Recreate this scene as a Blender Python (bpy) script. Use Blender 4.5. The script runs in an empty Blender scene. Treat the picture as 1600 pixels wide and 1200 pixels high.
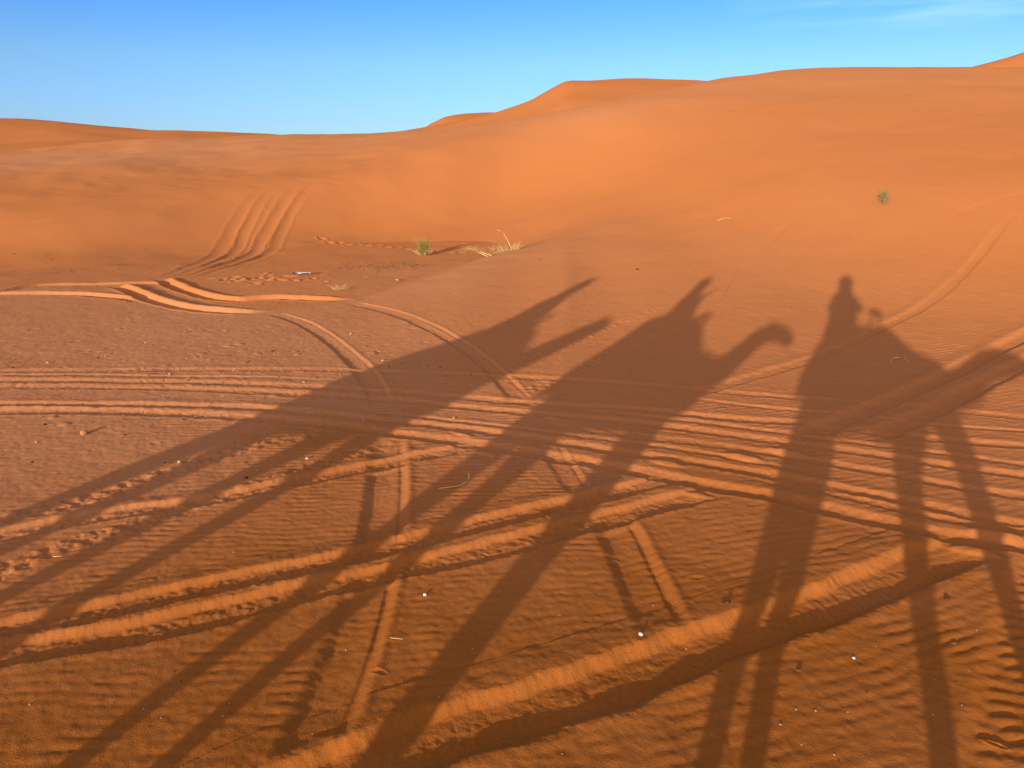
import bpy, bmesh, math, random
import numpy as np
from mathutils import Vector, Matrix

scene = bpy.context.scene
COL = scene.collection
random.seed(7)

# ------------------------------------------------------------------ camera, sky, sun, exposure
SUN_AZ = math.radians(24.6)      # the light travels towards this azimuth (right of straight ahead)
SUN_EL = math.radians(9.05)
cam_data = bpy.data.cameras.new('camera')
cam_data.sensor_width = 36.0
cam_data.lens = 36.0 * 1155.0 / 1600.0
cam_data.clip_start = 0.02
cam_data.clip_end = 6000
cam = bpy.data.objects.new('camera', cam_data)
COL.objects.link(cam)
cam.location = (0, 0, 2.65)
cam.rotation_euler = (math.radians(90 - 17.1), 0, 0)
scene.camera = cam

world = bpy.data.worlds.new('World')
scene.world = world
world.use_nodes = True
wn = world.node_tree.nodes; wl = world.node_tree.links
for n in list(wn): wn.remove(n)
w_out = wn.new('ShaderNodeOutputWorld')
w_bg = wn.new('ShaderNodeBackground'); w_bg.inputs['Strength'].default_value = 0.15
sky = wn.new('ShaderNodeTexSky'); sky.sky_type = 'NISHITA'; sky.sun_disc = False
sky.sun_elevation = SUN_EL
sky.sun_rotation = math.pi + SUN_AZ
sky.altitude = 700; sky.air_density = 1.0; sky.dust_density = 0.3; sky.ozone_density = 3.0
# thin high cloud: a few wisps in the sky itself
geo = wn.new('ShaderNodeTexCoord')
mp = wn.new('ShaderNodeMapping'); mp.inputs['Scale'].default_value = (5.0, 5.0, 60.0)
mp.inputs['Rotation'].default_value = (0, math.radians(2), 0)
cn = wn.new('ShaderNodeTexNoise'); cn.inputs['Scale'].default_value = 1.0; cn.inputs['Detail'].default_value = 5
cr = wn.new('ShaderNodeMapRange'); cr.inputs['From Min'].default_value = 0.50; cr.inputs['From Max'].default_value = 0.78
cr.inputs['To Max'].default_value = 0.42
sep = wn.new('ShaderNodeSeparateXYZ')
hgt = wn.new('ShaderNodeMapRange'); hgt.inputs['From Min'].default_value = 0.125; hgt.inputs['From Max'].default_value = 0.19
rgt = wn.new('ShaderNodeMapRange'); rgt.inputs['From Min'].default_value = 0.24; rgt.inputs['From Max'].default_value = 0.42
mul = wn.new('ShaderNodeMath'); mul.operation = 'MULTIPLY'
mul2 = wn.new('ShaderNodeMath'); mul2.operation = 'MULTIPLY'
tint = wn.new('ShaderNodeMix'); tint.data_type = 'RGBA'; tint.blend_type = 'MULTIPLY'; tint.inputs['Factor'].default_value = 1.0
ramp = wn.new('ShaderNodeValToRGB')          # clear, strongly blue desert air: less of the greenish horizon band
els = ramp.color_ramp.elements
for k, (pos, colr) in enumerate([(0.0, (.275, .485, .70)), (.04, (.315, .415, .70)), (.11, (.35, .44, .595)), (.175, (.243, .405, .65)), (.45, (.34, .44, .54))]):
    e = els[k] if k < 2 else els.new(pos)
    e.position = pos; e.color = (*colr, 1)
# warm glow added behind the camera, round the sun, to fill the shadows
gdot = wn.new('ShaderNodeVectorMath'); gdot.operation = 'DOT_PRODUCT'
gdot.inputs[1].default_value = (-math.sin(SUN_AZ) * math.cos(SUN_EL), -math.cos(SUN_AZ) * math.cos(SUN_EL), math.sin(SUN_EL))
gpow = wn.new('ShaderNodeMapRange'); gpow.inputs['From Min'].default_value = -0.45; gpow.inputs['From Max'].default_value = 1.0
gp2 = wn.new('ShaderNodeMath'); gp2.operation = 'POWER'; gp2.inputs[1].default_value = 2.5
gmul = wn.new('ShaderNodeMix'); gmul.data_type = 'RGBA'; gmul.blend_type = 'MULTIPLY'; gmul.inputs['Factor'].default_value = 1.0
gmul.inputs['B'].default_value = (4.6, 3.0, 1.0, 1)
gadd = wn.new('ShaderNodeMix'); gadd.data_type = 'RGBA'; gadd.blend_type = 'ADD'; gadd.inputs['Factor'].default_value = 1.0
mixc = wn.new('ShaderNodeMix'); mixc.data_type = 'RGBA'
mixc.inputs['B'].default_value = (4.2, 4.7, 5.2, 1)
wl.new(geo.outputs['Generated'], mp.inputs['Vector']); wl.new(mp.outputs['Vector'], cn.inputs['Vector'])
wl.new(cn.outputs['Fac'], cr.inputs['Value']); wl.new(geo.outputs['Generated'], sep.inputs['Vector'])
wl.new(sep.outputs['Z'], hgt.inputs['Value']); wl.new(sep.outputs['X'], rgt.inputs['Value'])
wl.new(cr.outputs['Result'], mul.inputs[0]); wl.new(hgt.outputs['Result'], mul.inputs[1])
wl.new(mul.outputs[0], mul2.inputs[0]); wl.new(rgt.outputs['Result'], mul2.inputs[1])
wl.new(sky.outputs['Color'], tint.inputs['A'])
wl.new(sep.outputs['Z'], ramp.inputs['Fac']); wl.new(ramp.outputs['Color'], tint.inputs['B'])
wl.new(geo.outputs['Generated'], gdot.inputs[0]); wl.new(gdot.outputs['Value'], gpow.inputs['Value'])
wl.new(gpow.outputs['Result'], gp2.inputs[0]); wl.new(gp2.outputs[0], gmul.inputs['A'])
wl.new(tint.outputs['Result'], gadd.inputs['A']); wl.new(gmul.outputs['Result'], gadd.inputs['B'])
wl.new(gadd.outputs['Result'], mixc.inputs['A']); wl.new(mul2.outputs[0], mixc.inputs['Factor'])
wl.new(mixc.outputs['Result'], w_bg.inputs['Color'])
wl.new(w_bg.outputs['Background'], w_out.inputs['Surface'])

sun_data = bpy.data.lights.new('sun', 'SUN')
sun_data.energy = 2.35; sun_data.angle = math.radians(0.53); sun_data.color = (1.0, 0.84, 0.66)
sun = bpy.data.objects.new('sun', sun_data); COL.objects.link(sun)
LDIR = Vector((math.sin(SUN_AZ) * math.cos(SUN_EL), math.cos(SUN_AZ) * math.cos(SUN_EL), -math.sin(SUN_EL)))
sun.rotation_euler = LDIR.to_track_quat('-Z', 'Y').to_euler()
sun.location = (-20, -40, 12)

scene.view_settings.view_transform = 'Standard'
scene.view_settings.look = 'None'
scene.view_settings.exposure = 1.25
scene.view_settings.gamma = 1.0

# ------------------------------------------------------------------ the lie of the land
# ---- terrain mathematics (numpy only)
CAM_H = 2.65
PITCH = math.radians(17.1)
FPX = 1155.0          # focal length for a 1600 px wide picture
def cubic_mono(xk, yk, x):
    """monotone cubic through knots (clamped outside)"""
    xk = np.asarray(xk, float); yk = np.asarray(yk, float)
    x = np.clip(x, xk[0], xk[-1])
    h = np.diff(xk); d = np.diff(yk) / h
    m = np.zeros_like(yk)
    m[0], m[-1] = d[0], d[-1]
    same = (d[:-1] * d[1:]) > 0
    w1 = 2 * h[1:] + h[:-1]; w2 = h[1:] + 2 * h[:-1]
    with np.errstate(divide='ignore', invalid='ignore'):
        hm = (w1 + w2) / (w1 / d[:-1] + w2 / d[1:])
    m[1:-1] = np.where(same, hm, 0)
    i = np.clip(np.searchsorted(xk, x, side='right') - 1, 0, len(h) - 1)
    t = (x - xk[i]) / h[i]
    return ((2*t**3 - 3*t**2 + 1) * yk[i] + (t**3 - 2*t**2 + t) * h[i] * m[i]
            + (-2*t**3 + 3*t**2) * yk[i+1] + (t**3 - t**2) * h[i] * m[i+1])
# profile lines of the dune field: azimuth (deg, 0 = north of the camels), distance, height
LINE_E = [(-38.11,19.50,0.000), (-29.55,17.37,0.000), (-19.37,13.85,0.000), (-17.12,13.50,0.000), (-12.35,14.25,0.000), (-7.93,15.60,0.050), (-3.96,17.30,0.150), (0.98,20.30,0.300), (5.85,20.20,0.520), (9.71,19.00,0.580), (16.86,16.00,0.350), (23.68,14.00,0.150), (31.80,13.00,0.120), (38.81,12.50,0.120)]
LINE_V = [(-38.31,21.92,-0.020), (-29.56,20.12,-0.050), (-19.26,18.01,-0.250), (-11.80,18.80,-0.380), (-4.94,21.08,-0.340), (0.98,22.90,0.080), (5.83,22.80,0.620), (9.63,22.20,0.860), (16.63,19.20,0.780), (23.28,17.60,0.560), (31.15,17.00,0.600), (37.94,17.00,0.620)]
LINE_B = [(-38.02,24.37,0.200), (-29.32,23.28,0.120), (-18.97,23.58,0.020), (-11.60,24.91,0.050), (-4.86,26.09,0.300), (0.97,27.50,0.800), (5.76,27.40,1.250), (9.51,26.60,1.620), (16.26,24.80,2.100), (22.58,23.60,2.280), (30.22,23.00,2.300), (36.82,23.00,2.350)]
LINE_T = [(-37.22,28.52,1.178), (-28.72,26.97,1.215), (-18.48,29.63,1.745), (-11.27,30.85,2.330), (-4.70,33.12,3.239), (0.94,36.00,4.047), (5.57,38.00,4.786), (9.21,39.00,5.235), (15.83,38.00,5.188), (22.04,37.00,5.057), (29.54,37.00,4.909), (36.08,37.00,4.748)]
LINE_P = [(-36.63,66.00,2.929), (-33.42,66.00,3.244), (-28.14,64.00,3.657), (-22.34,62.00,3.897), (-18.20,60.00,3.934), (-11.15,55.00,3.992), (-7.01,51.00,4.145), (-4.68,49.00,4.244), (0.93,46.50,4.777), (5.56,46.00,5.515), (9.18,48.00,6.226), (12.93,50.00,6.914), (15.72,56.00,7.608), (19.05,62.00,8.303), (21.86,66.00,8.695), (23.81,68.00,8.836), (29.66,70.00,8.698), (32.68,70.00,8.596), (35.81,70.00,8.421)]
LINE_C = [(-36.26,120.00,7.374), (-33.11,120.00,7.481), (-29.73,120.00,7.418), (-26.12,119.00,6.963), (-22.27,118.00,6.213), (-18.16,117.00,5.933), (-13.83,115.00,5.774), (-9.31,112.00,5.914), (-6.54,109.00,6.100), (-3.74,105.00,6.798), (-1.17,101.00,7.736), (1.39,97.00,9.013), (3.00,95.00,10.381), (3.96,94.00,11.135), (4.83,94.00,11.195), (9.14,95.00,11.172), (12.92,97.00,10.992), (17.88,100.00,10.477), (25.89,105.00,9.564), (36.12,110.00,8.481)]
def lines_at(az):
    """(K, N) distances and heights of the profile knots at azimuths az (deg)"""
    R = [np.zeros_like(az), np.full_like(az, 4.0), np.full_like(az, 9.0)]
    Z = [np.zeros_like(az), np.full_like(az, 0.0), np.full_like(az, 0.0)]
    for L in (LINE_E, LINE_V, LINE_B, LINE_T, LINE_P):
        a, r, z = zip(*L)
        R.append(cubic_mono(a, r, az)); Z.append(cubic_mono(a, z, az))
    a, r, z = zip(*LINE_C)
    rc = cubic_mono(a, r, az); zc = np.interp(az, a, z)
    rd = np.maximum(R[-1] + 7.0, rc - 44); zd = Z[-1] - 0.5
    R.append(rd); Z.append(zd)
    R += [rc, rc + 14, rc + 40, rc + 140, rc + 900]
    Z += [zc, zc - 3.5, zc * 0 + 2.0, zc * 0 + 1.0, zc * 0]
    return np.array(R), np.array(Z)
BASE_AZ = np.linspace(-180, 180, 1441)
BASE_R = np.concatenate([np.linspace(0, 2, 12)[:-1], np.exp(np.linspace(math.log(2), math.log(1000), 1400))])
def make_base():
    R, Z = lines_at(np.clip(BASE_AZ, -42, 40))
    G = np.zeros((len(BASE_AZ), len(BASE_R)))
    for i in range(len(BASE_AZ)):
        G[i] = cubic_mono(R[:, i], Z[:, i], BASE_R)
    w = np.clip((115 - np.abs(BASE_AZ)) / 65.0, 0, 1); w = w*w*(3-2*w)
    G *= w[:, None]
    # soften the knots: short running means along distance and azimuth
    def smooth(a, n, axis):
        k = np.hanning(n + 2)[1:-1]; k /= k.sum()
        pad = [(0, 0), (0, 0)]; pad[axis] = (n // 2, n // 2)
        b = np.pad(a, pad, mode='edge'); out = np.zeros_like(a)
        for j in range(n):
            sl = [slice(None)] * 2; sl[axis] = slice(j, j + a.shape[axis])
            out += k[j] * b[tuple(sl)]
        return out
    S = smooth(G, 27, 1)
    # keep the far crests crisp
    keep = np.clip((BASE_R[None, :] - 40) / 10, 0, 1)
    S2 = smooth(G, 7, 1)
    G = S * (1 - keep) + S2 * keep
    soft = np.clip((BASE_R[None, :] - 17) / 5, 0, 1) * np.clip((48 - BASE_R[None, :]) / 10, 0, 1) * np.clip((BASE_AZ[:, None] + 3) / 4, 0, 1)
    return smooth(G, 5, 0) * (1 - soft) + smooth(G, 27, 0) * soft
BASE_G = make_base()
def h_base(x, y):
    x = np.asarray(x, float); y = np.asarray(y, float)
    r = np.hypot(x, y); a = np.degrees(np.arctan2(x, y))
    fi = (a + 180) / 360 * (len(BASE_AZ) - 1)
    i = np.clip(fi.astype(int), 0, len(BASE_AZ) - 2); ti = fi - i
    j = np.clip(np.searchsorted(BASE_R, r, side='right') - 1, 0, len(BASE_R) - 2)
    tj = np.clip((r - BASE_R[j]) / (BASE_R[j+1] - BASE_R[j]), 0, 1)
    return ((BASE_G[i, j] * (1-tj) + BASE_G[i, j+1] * tj) * (1-ti)
            + (BASE_G[i+1, j] * (1-tj) + BASE_G[i+1, j+1] * tj) * ti)
TRACKS = [
 ('old',0.16,0.024,0.4,0.7,[(-4.26,12.91),(-3.54,12.16),(-2.77,10.93),(-2.20,9.82),(-1.92,9.18),(-1.60,8.31),(-1.43,7.67)]),
 ('old',0.20,0.032,0.5,0.2,[(-1.26,6.89),(-1.10,5.96),(-0.97,4.92),(-0.92,4.15),(-0.91,3.63),(-0.93,3.10),(-0.96,2.69),(-0.98,2.37)]),
 ('old',0.16,0.022,0.4,0.7,[(-3.10,13.88),(-2.30,13.11),(-1.47,11.89),(-0.81,10.67),(-0.34,9.48),(0.00,8.36),(0.11,7.77)]),
 ('old',0.14,0.016,0.3,0.4,[(0.34,6.71),(0.41,6.32),(0.49,5.93),(0.56,5.59),(0.59,5.39)]),
 ('old',0.19,0.031,0.5,0.8,[(0.67,5.39),(0.78,4.92),(0.84,4.30),(0.88,3.75),(0.90,3.35)]),
 ('old',0.20,0.020,0.5,1.0,[(0.93,3.41),(0.92,3.11),(0.90,2.69),(0.87,2.37)]),
 ('combed',0.22,0.034,0.4,0.0,[(3.83,4.63),(3.39,4.15),(2.96,3.63),(2.63,3.20),(2.35,2.85),(2.08,2.49)]),
 ('chev',0.13,0.006,0.0,0.8,[(-4.07,4.91),(-3.89,5.07),(-3.30,5.57),(-2.97,6.09),(-2.58,6.52),(-1.93,6.98),(-1.60,7.22)]),
 ('chev',0.13,0.006,0.0,0.8,[(-3.57,4.21),(-3.41,4.34),(-3.18,4.68),(-2.91,4.91),(-2.62,5.27),(-2.35,5.51),(-1.95,5.93),(-1.62,6.31),(-1.23,6.60),(-0.89,6.83)]),
 ('chev',0.10,0.004,0.5,1.0,[(-0.16,9.04),(0.00,9.30),(0.89,10.59),(1.67,11.68),(2.41,12.50),(3.03,13.34)]),
 ('chev',0.10,0.004,0.5,1.0,[(-0.15,7.98),(0.00,8.16),(0.77,9.04),(1.40,10.01),(2.10,10.77),(3.03,11.86)]),
 ('rut',0.10,0.014,0.0,0.0,[(-7.07,9.12),(-6.62,9.18),(-4.99,9.24),(-3.33,9.24),(-2.50,9.24),(-1.65,9.15),(-0.82,9.03),(0.00,8.92),(0.74,8.76),(1.55,8.57),(2.36,8.33),(3.22,8.09),(3.96,7.88),(4.89,7.62),(5.45,7.41),(5.99,7.23)]),
 ('rut',0.10,0.018,0.0,0.0,[(-6.83,8.78),(-6.35,8.78),(-4.74,8.73),(-3.11,8.59),(-1.51,8.33),(-0.74,8.14),(0.00,7.93),(0.71,7.78),(1.32,7.69),(2.13,7.43),(2.91,7.24),(3.83,6.91),(4.23,6.76),(4.91,6.60),(5.41,6.45)]),
 ('rut',0.10,0.018,0.0,0.0,[(-6.64,8.52),(-6.18,8.52),(-4.60,8.46),(-3.02,8.31),(-1.46,8.02),(-0.71,7.80),(0.00,7.60),(0.68,7.42),(1.33,7.24),(2.19,6.89),(2.71,6.68),(3.54,6.32),(3.99,6.08),(4.45,5.90),(4.87,5.73)]),
 ('rut',0.09,0.016,1.5,0.0,[(-0.14,7.40),(0.13,7.26),(0.66,7.10),(1.27,6.88),(2.10,6.55),(2.59,6.33),(3.35,5.93),(3.76,5.67),(4.18,5.49),(4.56,5.31)]),
 ('rut',0.10,0.020,0.0,0.0,[(-6.18,7.86),(-5.75,7.86),(-4.29,7.82),(-2.82,7.71),(-1.35,7.32),(-0.66,7.12),(0.00,6.89),(0.62,6.63),(1.19,6.39),(1.96,6.06),(2.41,5.84),(3.11,5.45),(3.48,5.19),(3.84,4.99),(4.18,4.79)]),
 ('rut',0.12,0.025,0.0,0.0,[(-6.00,7.62),(-5.59,7.62),(-4.17,7.58),(-2.72,7.40),(-1.99,7.20),(-1.29,6.97),(-0.63,6.75),(0.00,6.52),(0.37,6.36),(0.73,6.21),(1.13,5.99),(1.63,5.73),(2.09,5.51),(2.51,5.25),(2.90,5.02),(3.16,4.88),(3.49,4.74),(3.86,4.67),(4.15,4.63)]),
 ('rut',0.06,0.013,1.0,1.0,[(-1.68,7.67),(-0.67,7.32),(0.00,7.10),(0.82,6.82),(1.52,6.55),(2.31,6.15),(2.87,5.85)]),
 ('rut',0.07,0.013,1.0,0.0,[(0.70,7.67),(1.37,7.46),(2.00,7.24),(2.87,6.89),(3.66,6.55),(4.16,6.36),(4.61,6.15),(5.06,5.98)]),
 ('rut',0.07,0.012,1.0,0.0,[(1.95,5.93),(2.42,5.70),(2.84,5.42),(3.21,5.16),(3.63,4.95),(4.09,4.80)]),
 ('rut',0.06,0.012,1.0,0.0,[(1.65,8.24),(2.51,7.84),(3.45,7.52),(4.32,7.22),(5.17,7.00),(5.71,6.85)]),
 ('rut',0.06,0.012,0.0,2.0,[(-6.99,9.01),(-6.50,9.01),(-5.28,9.00),(-4.03,8.92),(-2.80,8.84),(-1.56,8.62)]),
 ('old',0.16,0.014,0.8,1.5,[(3.90,13.10),(5.04,15.88),(6.19,17.91),(7.04,18.86),(7.69,19.77)]),
 ('old',0.16,0.012,0.8,1.5,[(4.76,13.11),(5.79,15.28),(6.76,17.07),(7.60,18.27)]),
 ('slope',0.15,0.008,0.8,1.0,[(9.69,17.05),(10.57,17.40),(11.24,17.58),(12.15,17.67),(12.87,17.47)]),
 ('old',0.20,0.015,1.0,2.0,[(-14.67,21.59),(-12.99,22.56),(-11.13,24.44),(-8.62,27.04),(-6.81,29.19)]),
 ('tread',0.12,0.026,0.0,0.6,[(-3.91,4.68),(-3.74,4.83),(-3.20,5.13),(-2.52,5.40),(-1.90,5.75),(-1.16,6.18),(-0.63,6.47),(-0.25,6.65)]),
 ('tread',0.13,0.029,0.0,0.6,[(-3.15,3.61),(-2.99,3.69),(-2.53,3.89),(-1.98,4.16),(-1.31,4.44),(-0.69,4.76),(0.00,5.14),(0.51,5.39),(0.99,5.66),(1.43,5.85)]),
 ('tread',0.14,0.031,0.0,0.6,[(-3.02,3.42),(-2.86,3.50),(-2.24,3.69),(-1.59,3.99),(-0.85,4.32),(0.00,4.72),(0.74,5.12),(1.46,5.48),(1.82,5.64)]),
 ('wide',0.20,0.056,0.0,0.5,[(-1.30,2.33),(-1.14,2.46),(-0.91,2.61),(-0.48,2.83),(0.00,3.03),(0.51,3.27),(1.09,3.56),(1.63,3.82),(2.27,4.17),(2.94,4.53),(3.34,4.71)]),
 ('slope',0.12,0.021,0.6,1.5,[(1.92,8.12),(2.56,8.57),(4.24,9.87),(5.92,11.45),(7.30,12.73),(8.65,14.17),(10.10,15.76),(11.17,16.84)]),
 ('slope',0.16,0.034,0.6,0.0,[(2.67,6.68),(3.32,7.20),(4.41,8.06),(5.48,8.93),(6.79,10.01),(8.44,11.25),(9.66,11.99)]),
 ('slope',0.16,0.034,0.6,0.0,[(3.35,6.68),(4.26,7.36),(5.35,8.29),(6.70,9.32),(8.06,10.30)]),
 ('deep',0.16,0.060,1.0,1.0,[(-11.18,14.89),(-10.35,14.82),(-9.06,14.82),(-7.64,14.33),(-6.96,13.93)]),
 ('deep',0.14,0.040,1.0,1.0,[(-10.98,14.61),(-10.55,15.12),(-10.22,15.87),(-9.46,15.99),(-8.67,16.07),(-7.86,16.12),(-6.70,15.36)]),
 ('deep',0.17,0.100,0.3,1.2,[(-8.56,15.87),(-7.87,15.16),(-7.02,14.19),(-6.04,13.37),(-5.15,13.02),(-4.20,12.91)]),
 ('deep',0.16,0.085,0.3,1.0,[(-7.99,16.77),(-7.01,15.45),(-6.08,14.48),(-5.31,14.10),(-4.63,14.30),(-2.96,14.07)]),
 ('fan',0.20,0.018,0.8,3.5,[(-8.23,16.91),(-8.08,17.57),(-8.21,19.84),(-8.54,21.87),(-8.83,23.69),(-8.92,25.47),(-8.88,26.71),(-8.68,27.59)]),
 ('fan',0.17,0.025,0.8,3.5,[(-7.89,16.97),(-7.82,17.68),(-7.84,19.97),(-8.08,22.01),(-8.43,23.85),(-8.59,26.15),(-8.45,27.07),(-8.29,28.18)]),
 ('fan',0.19,0.030,0.8,3.5,[(-7.65,17.10),(-7.56,17.79),(-7.36,19.83),(-7.52,21.89),(-7.81,23.81),(-7.86,25.87),(-7.79,27.34),(-7.59,28.58)]),
 ('fan',0.17,0.019,0.8,4.0,[(-7.35,16.90),(-7.20,17.64),(-6.97,19.95),(-7.03,21.83),(-7.36,23.99),(-7.41,26.68),(-7.07,29.26)]),
]
# ------------------------------------------------------------------ textures of the sand as height tiles
rng = np.random.default_rng(11)
class Tile:
    def __init__(self, n, step, spec):
        fx = np.fft.fftfreq(n, step)[None, :]; fy = np.fft.rfftfreq(n, step)[:, None]
        # axis 0 = y (half spectrum), axis 1 = x
        amp = spec(fx, fy)
        white = rng.standard_normal((n, n))
        F = np.fft.rfft(np.fft.fft(white, axis=1), axis=0) if False else np.fft.rfft2(white.T).T
        t = np.fft.irfft2((F * amp).T, s=(n, n)).T
        t -= t.mean(); t /= t.std()
        self.t = t.astype(np.float32); self.n = n; self.step = step
    def __call__(self, x, y):
        u = x / self.step; v = y / self.step
        i = np.floor(u).astype(np.int64); j = np.floor(v).astype(np.int64)
        a = (u - i).astype(np.float32); b = (v - j).astype(np.float32)
        i %= self.n; j %= self.n; i1 = (i + 1) % self.n; j1 = (j + 1) % self.n
        t = self.t
        return ((t[j, i] * (1-a) + t[j, i1] * a) * (1-b) + (t[j1, i] * (1-a) + t[j1, i1] * a) * b)
def ripple_spec(wave, rot, wid=0.2, ang=13):
    k0 = 1.0 / wave
    def f(fx, fy):
        k = np.hypot(fx, fy); 
        th = np.arctan2(-fx, fy) - math.radians(rot)
        th = (th + math.pi / 2) % math.pi - math.pi / 2
        return np.exp(-((k - k0) / (wid * k0))**2) * np.exp(-(th / math.radians(ang))**2)
    return f
def fractal_spec(beta, lo, hi):
    def f(fx, fy):
        k = np.hypot(fx, fy) + 1e-9
        return k**(-beta) * (k > lo) * np.exp(-(k / hi)**2)
    return f
RIP_A = Tile(2048, 0.0125, ripple_spec(0.090, 17, 0.16, 11))
RIP_B = Tile(2048, 0.0125, ripple_spec(0.080, 2, 0.18, 12))
FINE = Tile(1024, 0.012, fractal_spec(1.0, 1.5, 25))
MESO = Tile(1024, 0.05, fractal_spec(1.6, 0.15, 5))
MACRO = Tile(1024, 0.5, fractal_spec(2.0, 0.02, 0.35))
def sm(a, b, v):
    t = np.clip((v - a) / (b - a), 0, 1); return t * t * (3 - 2 * t)

def line_noise(s, seed, wave):
    """smooth 1-D noise along a track"""
    r_ = np.random.default_rng(seed); n = 512
    v = r_.standard_normal(n); k = np.array([.25, .5, .25]); v = np.convolve(v, k, 'same')
    u = s / wave; i = np.floor(u).astype(int); t = u - i; t = t*t*(3-2*t)
    return v[i % n] * (1 - t) + v[(i + 1) % n] * t

def spline(pts, step=0.12):
    p = np.array(pts, float)
    p = np.vstack([2*p[0]-p[1], p, 2*p[-1]-p[-2]])
    out = []
    for k in range(1, len(p) - 2):
        n = max(2, int(np.hypot(*(p[k+1] - p[k])) / step))
        t = np.linspace(0, 1, n, endpoint=False)[:, None]
        a, b, c, d = p[k-1], p[k], p[k+1], p[k+2]
        out.append(0.5 * ((2*b) + (c-a)*t + (2*a-5*b+4*c-d)*t**2 + (-a+3*b-3*c+d)*t**3))
    out.append(p[-2][None]); return np.vstack(out)

def track_profile(kind, d, s, hw, dep, seed, x, y):
    """height change of one wheel track; d > 0 is its left side, s runs along it. Second value: 1 where ripples are wiped out"""
    wl_ = 1 + 0.10 * line_noise(s, seed, 0.22) + 0.07 * line_noise(s, seed + 5, 0.06)
    wr_ = 1 + 0.12 * line_noise(s, seed + 1, 0.45) + 0.05 * line_noise(s, seed + 6, 0.13) + 0.045 * line_noise(s, seed + 7, 0.06)
    var = 1 + 0.22 * line_noise(s, seed + 2, 0.9)
    w = hw * np.where(d > 0, wl_, wr_)
    a = np.abs(d) / w
    if kind in ('rut', 'tread', 'wide', 'slope', 'deep'):
        far_w = {'rut': 0.95, 'tread': 0.45, 'wide': 0.46, 'slope': 0.8, 'deep': 0.7}[kind]
        near_w = {'rut': 0.22, 'tread': 0.35, 'wide': 0.45, 'slope': 0.4, 'deep': 0.3}[kind]
        up = {'rut': 0.3, 'tread': 0.5, 'wide': 0.25, 'slope': 0.4, 'deep': 0.5}[kind]
        wall = np.where(d > 0, 1 - sm(1 - far_w, 1.0, a), 1 - sm(1 - near_w, 1.03, a))
        h = -dep * var * wall * 0.75
        ab = a - 1.02
        berm = np.where(d > 0, up * np.exp(-(ab / np.where(ab < 0, 0.34, 0.85))**2), 0.12 * np.exp(-((a - 1.12) / 0.25)**2))
        h += dep * (0.55 + 0.45 * var) * berm
        h += (0.0010 * FINE(x * 1.1 + 3, y * 1.1) + 0.0009 * FINE(x * 2.3, y * 2.3)) * (1 - sm(0.9, 1.5, a))
        floor = 1 - sm(0.5, 0.85, np.abs(d + 0.25*hw) / hw)
        if kind == 'tread':
            ph = s / 0.075 + np.abs(d) * 9
            ph = ph + 0.5 * line_noise(s, seed + 11, .12)
            h += ((0.0011 * np.sin(2*np.pi*ph) + 0.0009 * np.sin(2*np.pi*(s/0.052 - d*11))) * (0.5 + 0.5 * line_noise(s, seed + 12, .3)) + 0.0022 * FINE(x, y)) * floor
        elif kind == 'rut':
            h += 0.0006 * np.sin(2*np.pi*(s/0.085 + d*6 + 0.3*line_noise(s, seed+8, .3))) * floor
        elif kind == 'wide':
            h += 0.0016 * np.sin(2*np.pi*(s/0.066 - d*5.5 + 0.3*line_noise(s, seed+8, .25))) * (1 - sm(0.35, 0.7, np.abs(d + 0.15*hw)/hw)) * (0.6 + 0.4*line_noise(s, seed+9, .4))
        wipe = (1 - sm(1.1, 1.5, a)) * (0.25 if kind == 'rut' else 0.75)
    elif kind in ('old', 'combed'):
        dn = d / (hw * (1 + 0.06 * line_noise(s, seed, .5)))
        wall = np.where(d > 0, 1 - sm(0.55, 1.02, dn), 1 - sm(0.45, 1.0, -dn))
        h = -dep * (0.7 + 0.3 * var) * wall * 0.8
        ridge = 0.50 + 0.06 * line_noise(s, seed + 3, .5)
        h += dep * 0.34 * np.where(dn < ridge, np.exp(-((dn - ridge) / 0.34)**2), np.exp(-((dn - ridge) / 0.10)**2)) * (0.8 + 0.25 * line_noise(s, seed + 4, .3))
        h += dep * 0.2 * np.exp(-((dn - 1.05) / 0.16)**2)
        wipe = 0.3 * (1 - sm(1.0, 1.4, a))
        if kind == 'combed':      # a tyre's cross ribs, softened by the wind
            h += 0.0034 * np.sin(2*np.pi*(s / 0.115 + d * 4.0 + 0.3 * line_noise(s, seed + 15, .3))) * (1 - sm(0.8, 1.0, a)) * sm(-0.8, -0.4, dn)
    elif kind == 'chev':
        env = 1 - sm(0.7, 1.1, a)
        ph = s / 0.15 + 0.25 * line_noise(s, seed + 13, .15)
        lump = np.sin(2*np.pi*(ph + np.where(d > 0, 0.0, 0.5))) * np.exp(-((np.abs(d) / hw - 0.5) / 0.36)**2)
        h = dep * (lump * (0.7 + 0.5*line_noise(s, seed+3, .2)) - 0.25 + 0.7*FINE(x*1.2, y*1.2)) * env
        wipe = env
    else:  # fan: loose ruts ploughed up a slip face
        wall = 1 - sm(0.15, 1.0, a)
        h = -dep * var * wall * 0.6 + dep * 0.5 * np.exp(-((a - 1.15) / 0.28)**2)
        wipe = wall
    return h, wipe
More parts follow.
